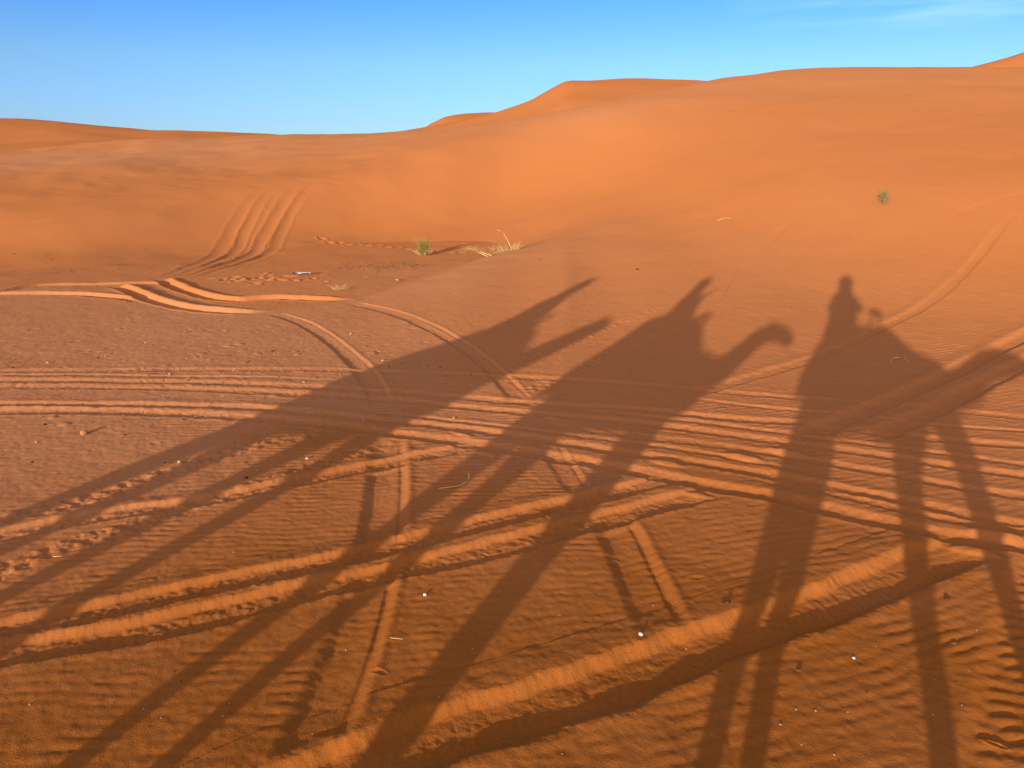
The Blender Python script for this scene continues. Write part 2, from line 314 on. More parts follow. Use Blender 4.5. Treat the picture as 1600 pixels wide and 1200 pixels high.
# ------------------------------------------------------------------ the dune field: one sheet of sand, finest where the tracks are
Q = 1.0
MOUNDS = [(0.85, 7.05, -0.56, 0.9), (1.39, 6.17, -0.49, 1.0), (2.12, 6.31, -0.51, 1.1), (1.52, 5.53, -0.47, 0.8), (2.58, 6.42, -0.56, 1.2), (3.1, 6.83, -0.6, 1.0), (3.55, 4.83, -0.51, 1.2), (3.24, 4.63, -0.49, 1.0), (-0.51, 6.9, -0.5, 0.7), (-0.24, 6.41, -0.5, 0.8), (0.41, 7.4, -0.54, 0.7)]
def spaced(a, b, ratio):
    n = max(2, int(math.log(b / a) / (ratio * Q))); return np.exp(np.linspace(math.log(a), math.log(b), n + 1))[:-1]
RR = np.concatenate([[0.0, 0.5, 1.0, 1.4, 1.8], spaced(2.1, 19, 0.00165), spaced(19, 30, 0.0028), spaced(30, 130, 0.0055), spaced(130, 230, 0.012), spaced(230, 1000, 0.05), [1000.0, 2500.0]])
nfine = int(1320 / Q)
AZ = np.concatenate([np.linspace(-180, -60, 60)[:-1], np.linspace(-60, -45, 60)[:-1], np.linspace(-45, 45, nfine)[:-1], np.linspace(45, 60, 60)[:-1], np.linspace(60, 180, 61)[:-1]])
AZr = np.radians(AZ)
GX = np.sin(AZr)[:, None] * RR[None, :]; GY = np.cos(AZr)[:, None] * RR[None, :]
H = h_base(GX, GY)
rr = np.broadcast_to(RR[None, :], GX.shape)
def crest(az_, r_, line, r0, w):
    a, z = zip(*line)
    return cubic_mono(a, z, az_) * np.exp(-((r_ - r0) / w)**2)
azz = np.broadcast_to(AZ[:, None], H.shape)
H = np.maximum(H, crest(azz, rr_all := np.hypot(GX, GY), [(-12, 3.0), (-9, 6.2), (-6.77, 8.16), (-5.6, 9.87), (-4.66, 10.92), (-3.26, 11.33), (-1.3, 11.2), (1.4, 10.4), (6, 7.5), (12, 3.0)], 170, 42))
H = np.maximum(H, crest(azz, rr_all, [(15, 3.0), (24, 11.6), (27.56, 12.99), (29.6, 13.64), (31.26, 14.29), (32.5, 14.8), (34, 15.25), (42, 17.0), (60, 9.0), (80, 1.0)], 120, 30))
behind = 1 - sm(50, 80, np.abs(AZ))[:, None]
RIPMASK = np.ones_like(H)
DT = np.zeros_like(H)
def sub_slice(x0, x1, y0, y1):
    cx = np.array([x0, x1, x0, x1]); cy = np.array([y0, y0, y1, y1])
    r_hi = np.hypot(cx, cy).max()
    nx = min(max(0, x0), x1); ny = min(max(0, y0), y1)
    r_lo = math.hypot(nx, ny)
    a = np.degrees(np.arctan2(cx, cy))
    i0, i1 = np.searchsorted(AZ, a.min()), np.searchsorted(AZ, a.max()) + 1
    j0, j1 = np.searchsorted(RR, r_lo), np.searchsorted(RR, r_hi) + 1
    return max(0, i0 - 1), min(len(AZ), i1), max(0, j0 - 1), min(len(RR), j1)
for ti, (kind, hw, dep, fin, fout, pts) in enumerate(TRACKS):
    P = spline(pts)
    M_ = hw * 2.1
    y_lo = max(0.6, P[:, 1].min() - M_)
    I0, I1, J0, J1 = sub_slice(P[:, 0].min() - M_, P[:, 0].max() + M_, y_lo, P[:, 1].max() + M_)
    shp = (I1 - I0, J1 - J0)
    D = np.full(shp, 9.0); SD = np.full(shp, 9.0); S = np.zeros(shp)
    s0 = 0.0
    for k in range(len(P) - 1):
        p, q = P[k], P[k + 1]; v = q - p; L = math.hypot(*v); v = v / L
        if max(p[1], q[1]) > 0.9:
            i0, i1, j0, j1 = sub_slice(min(p[0], q[0]) - M_, max(p[0], q[0]) + M_, max(0.6, min(p[1], q[1]) - M_), max(p[1], q[1]) + M_)
            i0, i1, j0, j1 = max(i0, I0), min(i1, I1), max(j0, J0), min(j1, J1)
            if i1 > i0 and j1 > j0:
                dx = GX[i0:i1, j0:j1] - p[0]; dy = GY[i0:i1, j0:j1] - p[1]
                t = np.clip(dx * v[0] + dy * v[1], 0, L)
                ex = dx - t * v[0]; ey = dy - t * v[1]
                dd = np.hypot(ex, ey)
                side = np.where(v[0] * dy - v[1] * dx >= 0, 1.0, -1.0)
                sl = (slice(i0 - I0, i1 - I0), slice(j0 - J0, j1 - J0))
                better = dd < D[sl]
                D[sl] = np.where(better, dd, D[sl]); SD[sl] = np.where(better, dd * side, SD[sl]); S[sl] = np.where(better, s0 + t, S[sl])
        s0 += L
    m = D < M_
    x = GX[I0:I1, J0:J1][m]; y = GY[I0:I1, J0:J1][m]
    hgt_, wipe = track_profile(kind, SD[m], S[m], hw, dep, 100 * ti + 3, x, y)
    fade = np.ones_like(x)
    if fin > 0: fade *= sm(0, fin, S[m])
    if fout > 0: fade *= sm(0, fout, s0 - S[m])
    # newer tracks press the older ones flat under their floor
    old = DT[I0:I1, J0:J1][m]
    keep = 1 - 0.75 * wipe * fade if kind not in ('old', 'chev') else 1.0
    DT[I0:I1, J0:J1][m] = old * keep + hgt_ * fade
    RIPMASK[I0:I1, J0:J1][m] *= 1 - 0.85 * wipe * fade
# ripples, turned a little from place to place, and patches where the wind left none
wa = sm(-0.6, 0.9, (GX - 0.2) * 0.45 + 0.5 * MESO(GX * 0.12, GY * 0.12))
wx = 0.02 * MESO(GX * 0.5 + 7, GY * 0.5); wy = 0.02 * MESO(GX * 0.5, GY * 0.5 + 9)
ga = RIP_A(GX + wx, GY + wy); gb = RIP_B(GX + wx, GY + wy)
g = ga * wa + gb * (1 - wa)
patch = np.clip(0.75 + 0.35 * MESO(GX * 0.35 + 3, GY * 0.35 + 5), 0.15, 1.4)
calm = 1 - 0.65 * sm(-1.5, -4.0, GX) * sm(3.5, 6, GY)
far = (1 - sm(10 + 4 * sm(-2, 2, GX), 17 + 6 * sm(-2, 2, GX), rr)) * behind
H += ((0.0012 + 0.0006 * sm(-2.2, 0.6, GX)) * (g - 0.12 * (g * g - 1)) * patch * calm) * RIPMASK * far
near = (1 - sm(12, 26, rr)) * behind
H += 0.0013 * FINE(GX, GY) * near * (1 + 0.3 * (1 - calm))
H += 0.004 * MESO(GX, GY) * (1 - sm(16, 30, rr)) * behind
# soft hummocks on the plateau and broad swells further out
H += 0.075 * MESO(GX * 0.19, GY * 0.16) * sm(24, 32, rr) * (1 - sm(58, 70, rr)) * (1 - sm(-6, 2, GX)) * behind
H += 0.020 * MESO(GX * .35 + 21, GY * .35 + 2) * sm(13, 22, rr) * (1 - sm(60, 90, rr)) * behind
H += 0.10 * MACRO(GX, GY) * sm(20, 34, rr) * behind
H += 0.35 * MACRO(GX * 0.6 + 40, GY * 0.6) * sm(66, 90, rr) * behind
H += DT * behind
# footprints, clods and hollows
def dent(x, y, rx, ry, rot, depth, rim=0.35):
    R_ = max(rx, ry) * 2.2
    i0, i1, j0, j1 = sub_slice(x - R_, x + R_, y - R_, y + R_)
    dx = GX[i0:i1, j0:j1] - x; dy = GY[i0:i1, j0:j1] - y; c_, s_ = math.cos(rot), math.sin(rot)
    q = np.sqrt(((dx * c_ + dy * s_) / rx)**2 + ((dy * c_ - dx * s_) / ry)**2)
    H[i0:i1, j0:j1] += -depth * np.exp(-(q / 0.75)**4) + depth * rim * np.exp(-((q - 1.25) / 0.3)**2)
rd_ = random.Random(5)
for k in range(150):      # trampled plain at left
    x = rd_.gauss(-4.2, 2.0); y = rd_.gauss(9.8, 1.7)
    if y > 6.2 and math.hypot(x, y) < 14.5: dent(x, y, rd_.uniform(.04, .10), rd_.uniform(.03, .07), rd_.uniform(0, 3), rd_.uniform(-.010, .008), .3)
for k in range(15):       # one line of footprints across the foot of the orange face
    t = k / 14; dent(-6.1 + 4.6 * t, 23.9 - 2.4 * t + .13 * (-1)**k, .16, .10, -.4, .05, .3)
for k in range(40):       # churned sand between the deep ruts
    dent(rd_.gauss(-5.6, .9), rd_.gauss(16.6, .35), rd_.uniform(.08, .16), rd_.uniform(.06, .12), rd_.uniform(0, 3), rd_.uniform(-.03, .04), .3)
for k in range(34):
    dent(rd_.uniform(-16, -6), rd_.uniform(25.5, 34), rd_.uniform(.3, .7), rd_.uniform(.15, .3), rd_.uniform(-.4, .4), rd_.uniform(.008, .02), .4)
for k in range(26): dent(rd_.uniform(-2.6, 2.9), rd_.uniform(2.7, 5.8), rd_.uniform(.02, .06), rd_.uniform(.012, .03), rd_.uniform(-.5, .5), rd_.uniform(-.005, .006), .4)
dent(2.302, 2.859, .045, .012, -.55, .009, .5)
# sand pushed up where ruts meet: low mounds with long shadows behind them
for x, y, rot, k in MOUNDS: dent(x, y, .20 * k, .065 * k, rot, -.020 * k, 0.0)
def ground(x, y):
    """height of the finished sand at one spot"""
    r = math.hypot(x, y); a = math.degrees(math.atan2(x, y))
    i = int(np.clip(np.searchsorted(AZ, a) - 1, 0, len(AZ) - 2)); j = int(np.clip(np.searchsorted(RR, r) - 1, 0, len(RR) - 2))
    t = (a - AZ[i]) / (AZ[i+1] - AZ[i]); u = (r - RR[j]) / (RR[j+1] - RR[j])
    return float((H[i, j]*(1-u) + H[i, j+1]*u)*(1-t) + (H[i+1, j]*(1-u) + H[i+1, j+1]*u)*t)
def grid_mesh(name, X, Y, Z, wrap):
    na, nr = X.shape
    co = np.empty((na * nr, 3), np.float32); co[:, 0] = X.ravel(); co[:, 1] = Y.ravel(); co[:, 2] = Z.ravel()
    ia = np.arange(na if wrap else na - 1); ja = np.arange(nr - 1)
    A, B = np.meshgrid(ia, ja, indexing='ij'); A2 = (A + 1) % na
    quads = np.stack([A*nr + B, A*nr + B + 1, A2*nr + B + 1, A2*nr + B], -1).reshape(-1, 4)[:, ::-1].astype(np.int32)
    me = bpy.data.meshes.new(name)
    me.vertices.add(len(co)); me.vertices.foreach_set('co', co.ravel())
    me.loops.add(quads.size); me.loops.foreach_set('vertex_index', quads.ravel())
    me.polygons.add(len(quads)); me.polygons.foreach_set('loop_start', np.arange(0, quads.size, 4, dtype=np.int32))
    me.update(calc_edges=True)
    me.shade_smooth()
    return me

def nodes_of(mat):
    mat.use_nodes = True
    nt = mat.node_tree
    for n in list(nt.nodes): nt.nodes.remove(n)
    return nt, nt.nodes, nt.links
def sand_material():
    m = bpy.data.materials.new('sand'); nt, N, L = nodes_of(m)
    out = N.new('ShaderNodeOutputMaterial'); bs = N.new('ShaderNodeBsdfDiffuse'); bs.inputs['Roughness'].default_value = 0.2
    L.new(bs.outputs[0], out.inputs['Surface'])
    tc = N.new('ShaderNodeTexCoord')
    def noise(scale, detail, rough=0.55):
        n = N.new('ShaderNodeTexNoise'); n.inputs['Scale'].default_value = scale; n.inputs['Detail'].default_value = detail
        n.inputs['Roughness'].default_value = rough; L.new(tc.outputs['Object'], n.inputs['Vector']); return n
    def mrange(src, a, b, c=0.0, d=1.0):
        r = N.new('ShaderNodeMapRange'); r.inputs['From Min'].default_value = a; r.inputs['From Max'].default_value = b
        r.inputs['To Min'].default_value = c; r.inputs['To Max'].default_value = d; L.new(src, r.inputs['Value']); return r.outputs['Result']
    def mix(a, b, f, blend='MIX'):
        x = N.new('ShaderNodeMix'); x.data_type = 'RGBA'; x.blend_type = blend
        for k, v in (('A', a), ('B', b)):
            if isinstance(v, tuple): x.inputs[k].default_value = v
            else: L.new(v, x.inputs[k])
        if isinstance(f, float): x.inputs['Factor'].default_value = f
        else: L.new(f, x.inputs['Factor'])
        return x.outputs['Result']
    big = noise(0.12, 4); mid = noise(1.3, 5); grain = noise(420, 2, 0.7); speck = noise(95, 2)
    c = mix(SAND_A, SAND_B, mrange(big.outputs['Fac'], 0.35, 0.65))
    at = N.new('ShaderNodeAttribute'); at.attribute_name = 'coarse'      # where coarser, paler grains have been left behind by the wind
    ad = N.new('ShaderNodeMath'); ad.operation = 'MULTIPLY'
    L.new(at.outputs['Fac'], ad.inputs[0]); L.new(mrange(mid.outputs['Fac'], 0.25, 0.7, 0.75, 1.1), ad.inputs[1])
    c = mix(c, SAND_C, ad.outputs[0])
    dp = N.new('ShaderNodeAttribute'); dp.attribute_name = 'foreground_shade'         # painted foreground shade: sand darkened and reddened near the camera
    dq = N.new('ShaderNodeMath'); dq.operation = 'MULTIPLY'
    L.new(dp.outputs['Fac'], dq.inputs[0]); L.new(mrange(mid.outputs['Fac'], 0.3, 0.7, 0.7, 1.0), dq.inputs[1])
    c = mix(c, SAND_SHADE, dq.outputs[0])
    c = mix(c, (0.62, 0.62, 0.62, 1), mrange(grain.outputs['Fac'], 0.48, 0.70, 0.0, 0.7), 'MULTIPLY')
    c = mix(c, (0.70, 0.70, 0.72, 1), mrange(speck.outputs['Fac'], 0.55, 0.70, 0.0, 0.5), 'MULTIPLY')
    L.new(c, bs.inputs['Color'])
    b1 = N.new('ShaderNodeBump'); b1.inputs['Strength'].default_value = 0.6; b1.inputs['Distance'].default_value = 0.0016
    L.new(grain.outputs['Fac'], b1.inputs['Height'])
    b2 = N.new('ShaderNodeBump'); b2.inputs['Strength'].default_value = 0.5; b2.inputs['Distance'].default_value = 0.006
    L.new(speck.outputs['Fac'], b2.inputs['Height']); L.new(b2.outputs[0], b1.inputs['Normal'])
    L.new(b1.outputs[0], bs.inputs['Normal'])
    return m
SAND_A = (0.52, 0.188, 0.059, 1); SAND_B = (0.50, 0.186, 0.067, 1); SAND_C = (0.53, 0.232, 0.108, 1); SAND_SHADE = (0.36, 0.116, 0.020, 1)  # the last colour bakes foreground shade into the sand
SAND = sand_material()
me = grid_mesh('desert_ground', GX, GY, H, True)
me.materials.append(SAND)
coarse = sm(3.6, 8.5, rr + 0.5 * MESO(GX * .5, GY * .5)) * (1 - 0.72 * sm(-3.5, 2.5, GX + 0.9 * MESO(GX * .3, GY * .3)))
rE = cubic_mono(*zip(*[(a_, r_) for a_, r_, z_ in LINE_E]), np.clip(AZ, -42, 40))[:, None]
rB = cubic_mono(*zip(*[(a_, r_) for a_, r_, z_ in LINE_B]), np.clip(AZ, -42, 40))[:, None]
lip = rE + np.clip((AZ[:, None] - 2) / 8, 0, 1) * 2.0
coarse *= (1 - 0.6 * sm(0, 0.5, (rr - lip) / (1 + 7 * np.clip((AZ[:, None] + 1) / 8, 0, 1)))) * (1 - sm(0.1, 1, (rr - rE) / (rB - rE)))   # beyond the lip the slope is clean blown sand
coarse += 0.8 * sm(29, 40, rr) * (1 - sm(62, 72, rr)) * (1 - 0.4 * sm(2, 14, AZ[:, None]))                   # the flat tops are not
coarse = np.clip(coarse * (0.9 + 0.12 * MESO(GX * .25 + 5, GY * .25)), 0, 1) * behind
near_shade = 1 - sm(3.2, 8.0, rr * (1 + .12 * MESO(GX * .4 + 11, GY * .4)) + 0.4 * MESO(GX * .9, GY * .9 + 4))  # mask of the painted foreground shade, fading out with distance
fa = me.attributes.new('foreground_shade', 'FLOAT', 'POINT'); fa.data.foreach_set('value', near_shade.astype(np.float32).ravel())  # this attribute carries painted shade, not grain size
ca = me.attributes.new('coarse', 'FLOAT', 'POINT'); ca.data.foreach_set('value', coarse.astype(np.float32).ravel())
desert = bpy.data.objects.new('desert_ground', me); COL.objects.link(desert)
desert['kind'] = 'structure'; desert['label'] = 'rippled orange desert sand crossed by wheel tracks and rising into dunes'; desert['category'] = 'ground'
# ------------------------------------------------------------------ helpers for things
def tag(o, label, cat, group=None, kind=None):
    o['label'] = label; o['category'] = cat
    if group: o['group'] = group
    if kind: o['kind'] = kind
    return o
def thing(name, label, cat, loc=(0, 0, 0), group=None, rz=0.0):
    o = bpy.data.objects.new(name, None); COL.objects.link(o)
    o.location = loc; o.rotation_euler = (0, 0, rz); o.empty_display_size = 0.3
    return tag(o, label, cat, group)
def paint(name, color, rough=0.8, vary=0.25, scale=12.0, bump=0.0, color2=None):
    m = bpy.data.materials.new(name); nt, N, L = nodes_of(m)
    out = N.new('ShaderNodeOutputMaterial'); p = N.new('ShaderNodeBsdfPrincipled')
    p.inputs['Roughness'].default_value = rough; p.inputs['Specular IOR Level'].default_value = 0.08
    tc = N.new('ShaderNodeTexCoord'); n = N.new('ShaderNodeTexNoise'); n.inputs['Scale'].default_value = scale; n.inputs['Detail'].default_value = 5
    L.new(tc.outputs['Object'], n.inputs['Vector'])
    x = N.new('ShaderNodeMix'); x.data_type = 'RGBA'
    d = color2 or tuple(c * (1 - vary) for c in color)
    x.inputs['A'].default_value = (*color, 1); x.inputs['B'].default_value = (*d, 1)
    r = N.new('ShaderNodeMapRange'); r.inputs['From Min'].default_value = 0.35; r.inputs['From Max'].default_value = 0.65
    L.new(n.outputs['Fac'], r.inputs['Value']); L.new(r.outputs['Result'], x.inputs['Factor'])
    L.new(x.outputs['Result'], p.inputs['Base Color'])
    if bump:
        b = N.new('ShaderNodeBump'); b.inputs['Distance'].default_value = bump; b.inputs['Strength'].default_value = 0.7
        L.new(n.outputs['Fac'], b.inputs['Height']); L.new(b.outputs[0], p.inputs['Normal'])
    L.new(p.outputs[0], out.inputs['Surface'])
    return m
def link(name, me, mat, parent=None):
    o = bpy.data.objects.new(name, me); COL.objects.link(o)
    if mat and not me.materials: me.materials.append(mat)
    if parent: o.parent = parent
    return o
def from_bm(name, bm, mat, parent=None, smooth=True):
    me = bpy.data.meshes.new(name); bm.to_mesh(me); bm.free()
    if smooth: me.shade_smooth()
    return link(name, me, mat, parent)
def ring_loft(bm, rings, closed_ends=True):
    """rings: lists of equally many Vectors"""
    vs = [[bm.verts.new(p) for p in r] for r in rings]
    n = len(vs[0])
    for a, b in zip(vs[:-1], vs[1:]):
        for i in range(n): bm.faces.new((a[i], a[(i+1) % n], b[(i+1) % n], b[i]))
    if closed_ends:
        bm.faces.new(vs[0][::-1]); bm.faces.new(vs[-1])
def limb(bm, pts, n=14):
    """a tapering limb: pts = [(x,y,z, r) or (x,y,z, rside, rup)], rounded at both ends"""
    P = [Vector(p[:3]) for p in pts]; R = [(p[3], p[4] if len(p) > 4 else p[3]) for p in pts]
    t0 = (P[1] - P[0]).normalized(); t1 = (P[-1] - P[-2]).normalized()
    e0 = [(P[0] - t0 * R[0][0] * s, (R[0][0] * c, R[0][1] * c)) for s, c in ((0.98, 0.15), (0.8, 0.6), (0.45, 0.89))]
    e1 = [(P[-1] + t1 * R[-1][0] * s, (R[-1][0] * c, R[-1][1] * c)) for s, c in ((0.45, 0.89), (0.8, 0.6), (0.98, 0.15))]
    Pl = [e[0] for e in e0] + P + [e[0] for e in e1]; Rl = [e[1] for e in e0] + R + [e[1] for e in e1]
    rings = []
    for k in range(len(Pl)):
        t = (Pl[min(k+1, len(Pl)-1)] - Pl[max(k-1, 0)]).normalized()
        side = Vector((0, 1, 0)); side = side - t * side.dot(t)
        if side.length < 0.1: side = Vector((1, 0, 0)) - t * t.x
        side.normalize(); up = t.cross(side)
        rings.append([Pl[k] + side * (math.cos(2*math.pi*i/n) * Rl[k][0]) + up * (math.sin(2*math.pi*i/n) * Rl[k][1]) for i in range(n)])
    ring_loft(bm, rings)
def fuse(name, bm, mat, parent, voxel, smooth_it=6):
    """join overlapping limbs into one continuous skin"""
    me = bpy.data.meshes.new(name); bm.to_mesh(me); bm.free()
    tmp = bpy.data.objects.new(name, me); COL.objects.link(tmp)
    md = tmp.modifiers.new('skin', 'REMESH'); md.mode = 'VOXEL'; md.voxel_size = voxel
    ms = tmp.modifiers.new('smooth', 'SMOOTH'); ms.iterations = smooth_it; ms.factor = 0.5
    dg = bpy.context.evaluated_depsgraph_get()
    out = bpy.data.meshes.new_from_object(tmp.evaluated_get(dg))
    bpy.data.objects.remove(tmp); bpy.data.meshes.remove(me)
    out.name = name; out.materials.clear(); out.shade_smooth()
    return link(name, out, mat, parent)

# ------------------------------------------------------------------ the caravan behind the camera: its shadows fill the picture
FUR = paint('camel_fur', (0.36, 0.22, 0.11), 0.9, 0.3, 9, 0.01)
HOOF = paint('camel_foot', (0.20, 0.13, 0.08), 0.8)
RUG = paint('woven_rug', (0.32, 0.05, 0.04), 0.95, 0.3, 25, 0.006, (0.08, 0.06, 0.16))
IRON = paint('bent_iron', (0.12, 0.11, 0.10), 0.5)
SKIN = paint('skin', (0.42, 0.24, 0.16), 0.55, 0.1)
HAIR = paint('dark_hair', (0.03, 0.02, 0.015), 0.6)
EYE = paint('dark_eye', (0.02, 0.015, 0.01), 0.2)
PHONE = paint('black_glass', (0.01, 0.01, 0.012), 0.1)
SHEAR = math.tan(SUN_AZ)
def camel(label, x0, y0, neck, legs, saddle_hoop, pack):
    """x0 = rump, all x along the animal, which looks towards +X"""
    root = thing('camel', label, 'camel', (x0, y0, 0), 'camels of the caravan')
    bm = bmesh.new()
    limb(bm, [(0.12, 0, 1.52, .15, .20), (0.28, 0, 1.53, .24, .27), (0.6, 0, 1.58, .31, .31), (0.95, 0, 1.60, .33, .32), (1.3, 0, 1.60, .29, .29), (1.52, 0, 1.58, .2, .24)], 20)
    limb(bm, [(0.5, 0, 1.75, .22), (0.82, 0, 1.88, .2), (1.1, 0, 1.75, .22)], 16)         # hump
    limb(bm, neck, 16)
    for hip, pts in legs: limb(bm, pts, 12)
    limb(bm, [(0.03, 0, 1.62, .035), (-0.04, 0, 1.35, .025), (-0.03, 0, 1.08, .035)], 8)   # tail
    hx, hy, hz = neck[-1][:3]
    d = (Vector(neck[-1][:3]) - Vector(neck[-2][:3])).normalized()
    body = fuse('body', bm, FUR, root, 0.022, 5)
    bk = Vector(neck[-3][:3])
    for s in (-1, 1):
        b = bmesh.new(); limb(b, [(bk.x, bk.y + s*0.07, bk.z + 0.05, .03, .012), (bk.x - 0.05, bk.y + s*0.10, bk.z + 0.13, .022, .01), (bk.x - 0.07, bk.y + s*0.11, bk.z + 0.17, .008, .005)], 8)
        from_bm('ear', b, FUR, root)
        b = bmesh.new(); bmesh.ops.create_icosphere(b, subdivisions=2, radius=0.022, matrix=Matrix.Translation((bk.x + 0.12, bk.y + s*0.085, bk.z + 0.0)))
        from_bm('eye', b, EYE, root)
    for hip, pts in legs:
        b = bmesh.new(); x, y, z = pts[-1][:3]
        limb(b, [(x - 0.02, y, .042, .085, .05), (x + 0.09, y, .032, .075, .04)], 12)
        from_bm('foot', b, HOOF, root)
    # rugs and bundles piled over the hump, hanging on both sides
    b = bmesh.new()
    px_ = [p[0] for p in pack]; pz_ = [p[1] for p in pack]; rings = []
    for k in range(17):
        x = px_[0] + (px_[-1] - px_[0]) * k / 16; top = float(cubic_mono(px_, pz_, np.array([x]))[0]) + .012 * math.sin(k * 2.1)
        sag = 1.42 + .02 * math.sin(k * 1.3)
        hw = .39 * (1 - .25 * (abs(k - 8) / 8)**3)
        outer = [(-hw, sag), (-hw * 1.03, 1.6), (-hw * .9, min(1.84, top - .06)), (-.19, top - .03), (0, top), (.19, top - .03), (hw * .9, min(1.84, top - .06)), (hw * 1.03, 1.6), (hw, sag)]
        inner = [(yy * .93, zz + (.0 if zz < 1.7 else -.04)) for yy, zz in outer][::-1]
        rings.append([Vector((x, yy, zz)) for yy, zz in outer + inner])
    ring_loft(b, rings)
    from_bm('saddle_rug', b, RUG, root)
    if saddle_hoop:
        hx_, hz_, hw_ = saddle_hoop
        b = bmesh.new(); limb(b, [(hx_ - .05, -.16, 1.85, .016), (hx_, -.15, hz_, .018), (hx_, .15, hz_, .018), (hx_ - .05, .16, 1.85, .016)], 8)
        h_ = from_bm('saddle_handle', b, IRON, root)
        b = bmesh.new(); limb(b, [(hx_, -.13, hz_, hw_), (hx_, .13, hz_, hw_)], 10); from_bm('grip', b, RUG, h_)
    # halter rope
    b = bmesh.new(); c = Vector(neck[-2][:3]); rr_ = neck[-2][3]
    pr = [c + Vector((0, math.cos(a) * (rr_ + .012), math.sin(a) * (rr_ + .015))) for a in np.linspace(0, 2*math.pi, 13)]
    limb(b, [(*p, .008) for p in pr], 6); from_bm('halter', b, RUG, root)
    return root
def leg(xs, ys, y0, front):
    """one leg whose shadow falls where a leg at xs on the caravan line would throw it"""
    x = xs + (ys) * SHEAR
    if front:
        return ('front', [(1.36 * .5 + x * .5 + .0, ys * .9, 1.5, .15, .19), (x + .01, ys, 1.15, .10, .12), (x, ys, 0.72, .062, .075), (x + .015, ys, 0.66, .065, .075), (x - .01, ys, 0.28, .045), (x - .01, ys, 0.08, .05)])
    return ('rear', [(0.2 * .6 + x * .4, ys * .9, 1.48, .15, .2), (x + .04, ys, 1.12, .10, .14), (x - .01, ys, 0.78, .062, .075), (x - .05, ys, 0.68, .055, .07), (x - .02, ys, 0.28, .045), (x - .01, ys, 0.08, .05)])
Y_LINE = -0.42
def neck_of(pts): return pts
camelR = camel('front camel of the caravan, carrying the person with the phone, throwing the rightmost shadow', -0.50, Y_LINE,
    [(1.36, 0, 1.58, .17, .24), (1.62, 0, 1.54, .13, .17), (1.90, 0, 1.58, .105, .15), (2.14, 0, 1.70, .10, .14), (2.28, 0, 1.76, .11, .16), (2.48, 0, 1.77, .10, .145), (2.66, 0, 1.77, .08, .11), (2.76, 0, 1.75, .06, .075)],
    [leg(0.00, -.14, Y_LINE, 0), leg(0.20, .14, Y_LINE, 0), leg(1.03, -.13, Y_LINE, 1), leg(1.58, .13, Y_LINE, 1)], (0.82, 2.36, .05), [(-.02, 1.70), (.10, 2.0), (.22, 2.2), (.5, 2.2), (.66, 2.16), (.92, 2.17), (1.12, 2.06), (1.28, 1.92), (1.44, 1.79), (1.62, 1.68)])
camelM = camel('middle camel of the caravan, its shadow showing a curved neck and raised head', -3.44, Y_LINE,
    [(1.34, 0, 1.60, .16, .24), (1.58, 0, 1.62, .13, .20), (1.74, 0, 1.70, .105, .165), (1.87, 0, 1.86, .095, .14), (1.99, 0, 2.02, .10, .135), (2.16, 0, 2.09, .10, .13), (2.35, 0, 2.06, .085, .11), (2.47, 0, 1.98, .065, .085)],
    [leg(0.04, -.14, Y_LINE, 0), leg(0.46, .14, Y_LINE, 0), leg(1.31, -.13, Y_LINE, 1), leg(1.39, .13, Y_LINE, 1)], (0.95, 2.31, .04), [(-.08, 1.74), (.02, 2.0), (.06, 2.2), (.28, 2.3), (.6, 2.3), (.93, 2.26), (1.02, 2.14), (1.22, 1.94), (1.45, 1.80)])
camelL = camel('camel at the back of the caravan, throwing the leftmost and thinnest shadow', -6.18, Y_LINE,
    [(1.34, 0, 1.60, .16, .24), (1.56, 0, 1.66, .12, .20), (1.72, 0, 1.80, .10, .18), (1.86, 0, 1.95, .10, .17), (1.98, 0, 2.09, .105, .155), (2.08, .05, 2.15, .11, .14), (2.17, .14, 2.12, .09, .115), (2.21, .23, 2.07, .07, .085)],
    [leg(-0.20, -.14, Y_LINE, 0), leg(0.28, .14, Y_LINE, 0), leg(0.93, -.13, Y_LINE, 1), leg(1.45, .13, Y_LINE, 1)], None, [(-.06, 1.70), (.12, 1.88), (.3, 2.05), (.6, 2.15), (.95, 2.2), (1.1, 2.15), (1.28, 2.04), (1.56, 1.86)])

def finger_set(bm, wrist, fwd, curl, side):
    """palm, four bent fingers of unequal length and a thumb"""
    f = Vector(fwd).normalized(); c = Vector(curl); c = (c - f * c.dot(f)).normalized(); s = f.cross(c) * side
    w = Vector(wrist)
    def pt(a, b, d, r): p = w + f*a + s*b + c*d; return (p.x, p.y, p.z, r)
    for b in (-.024, 0, .024): limb(bm, [pt(-.01, b*.7, 0, .02), pt(.08, b, .004, .016)], 8)
    for b, l in ((-.033, .062), (-.011, .078), (.011, .083), (.033, .073)):
        limb(bm, [pt(.08, b, .004, .0095), pt(.08 + l*.45, b*1.1, .012, .009), pt(.08 + l*.75, b*1.1, .012 + l*.38, .0085), pt(.08 + l*.72, b*1.1, .012 + l*.62, .008)], 7)
    limb(bm, [pt(.015, .03, .005, .013), pt(.045, .058, .016, .011), pt(.075, .066, .032, .0095)], 7)
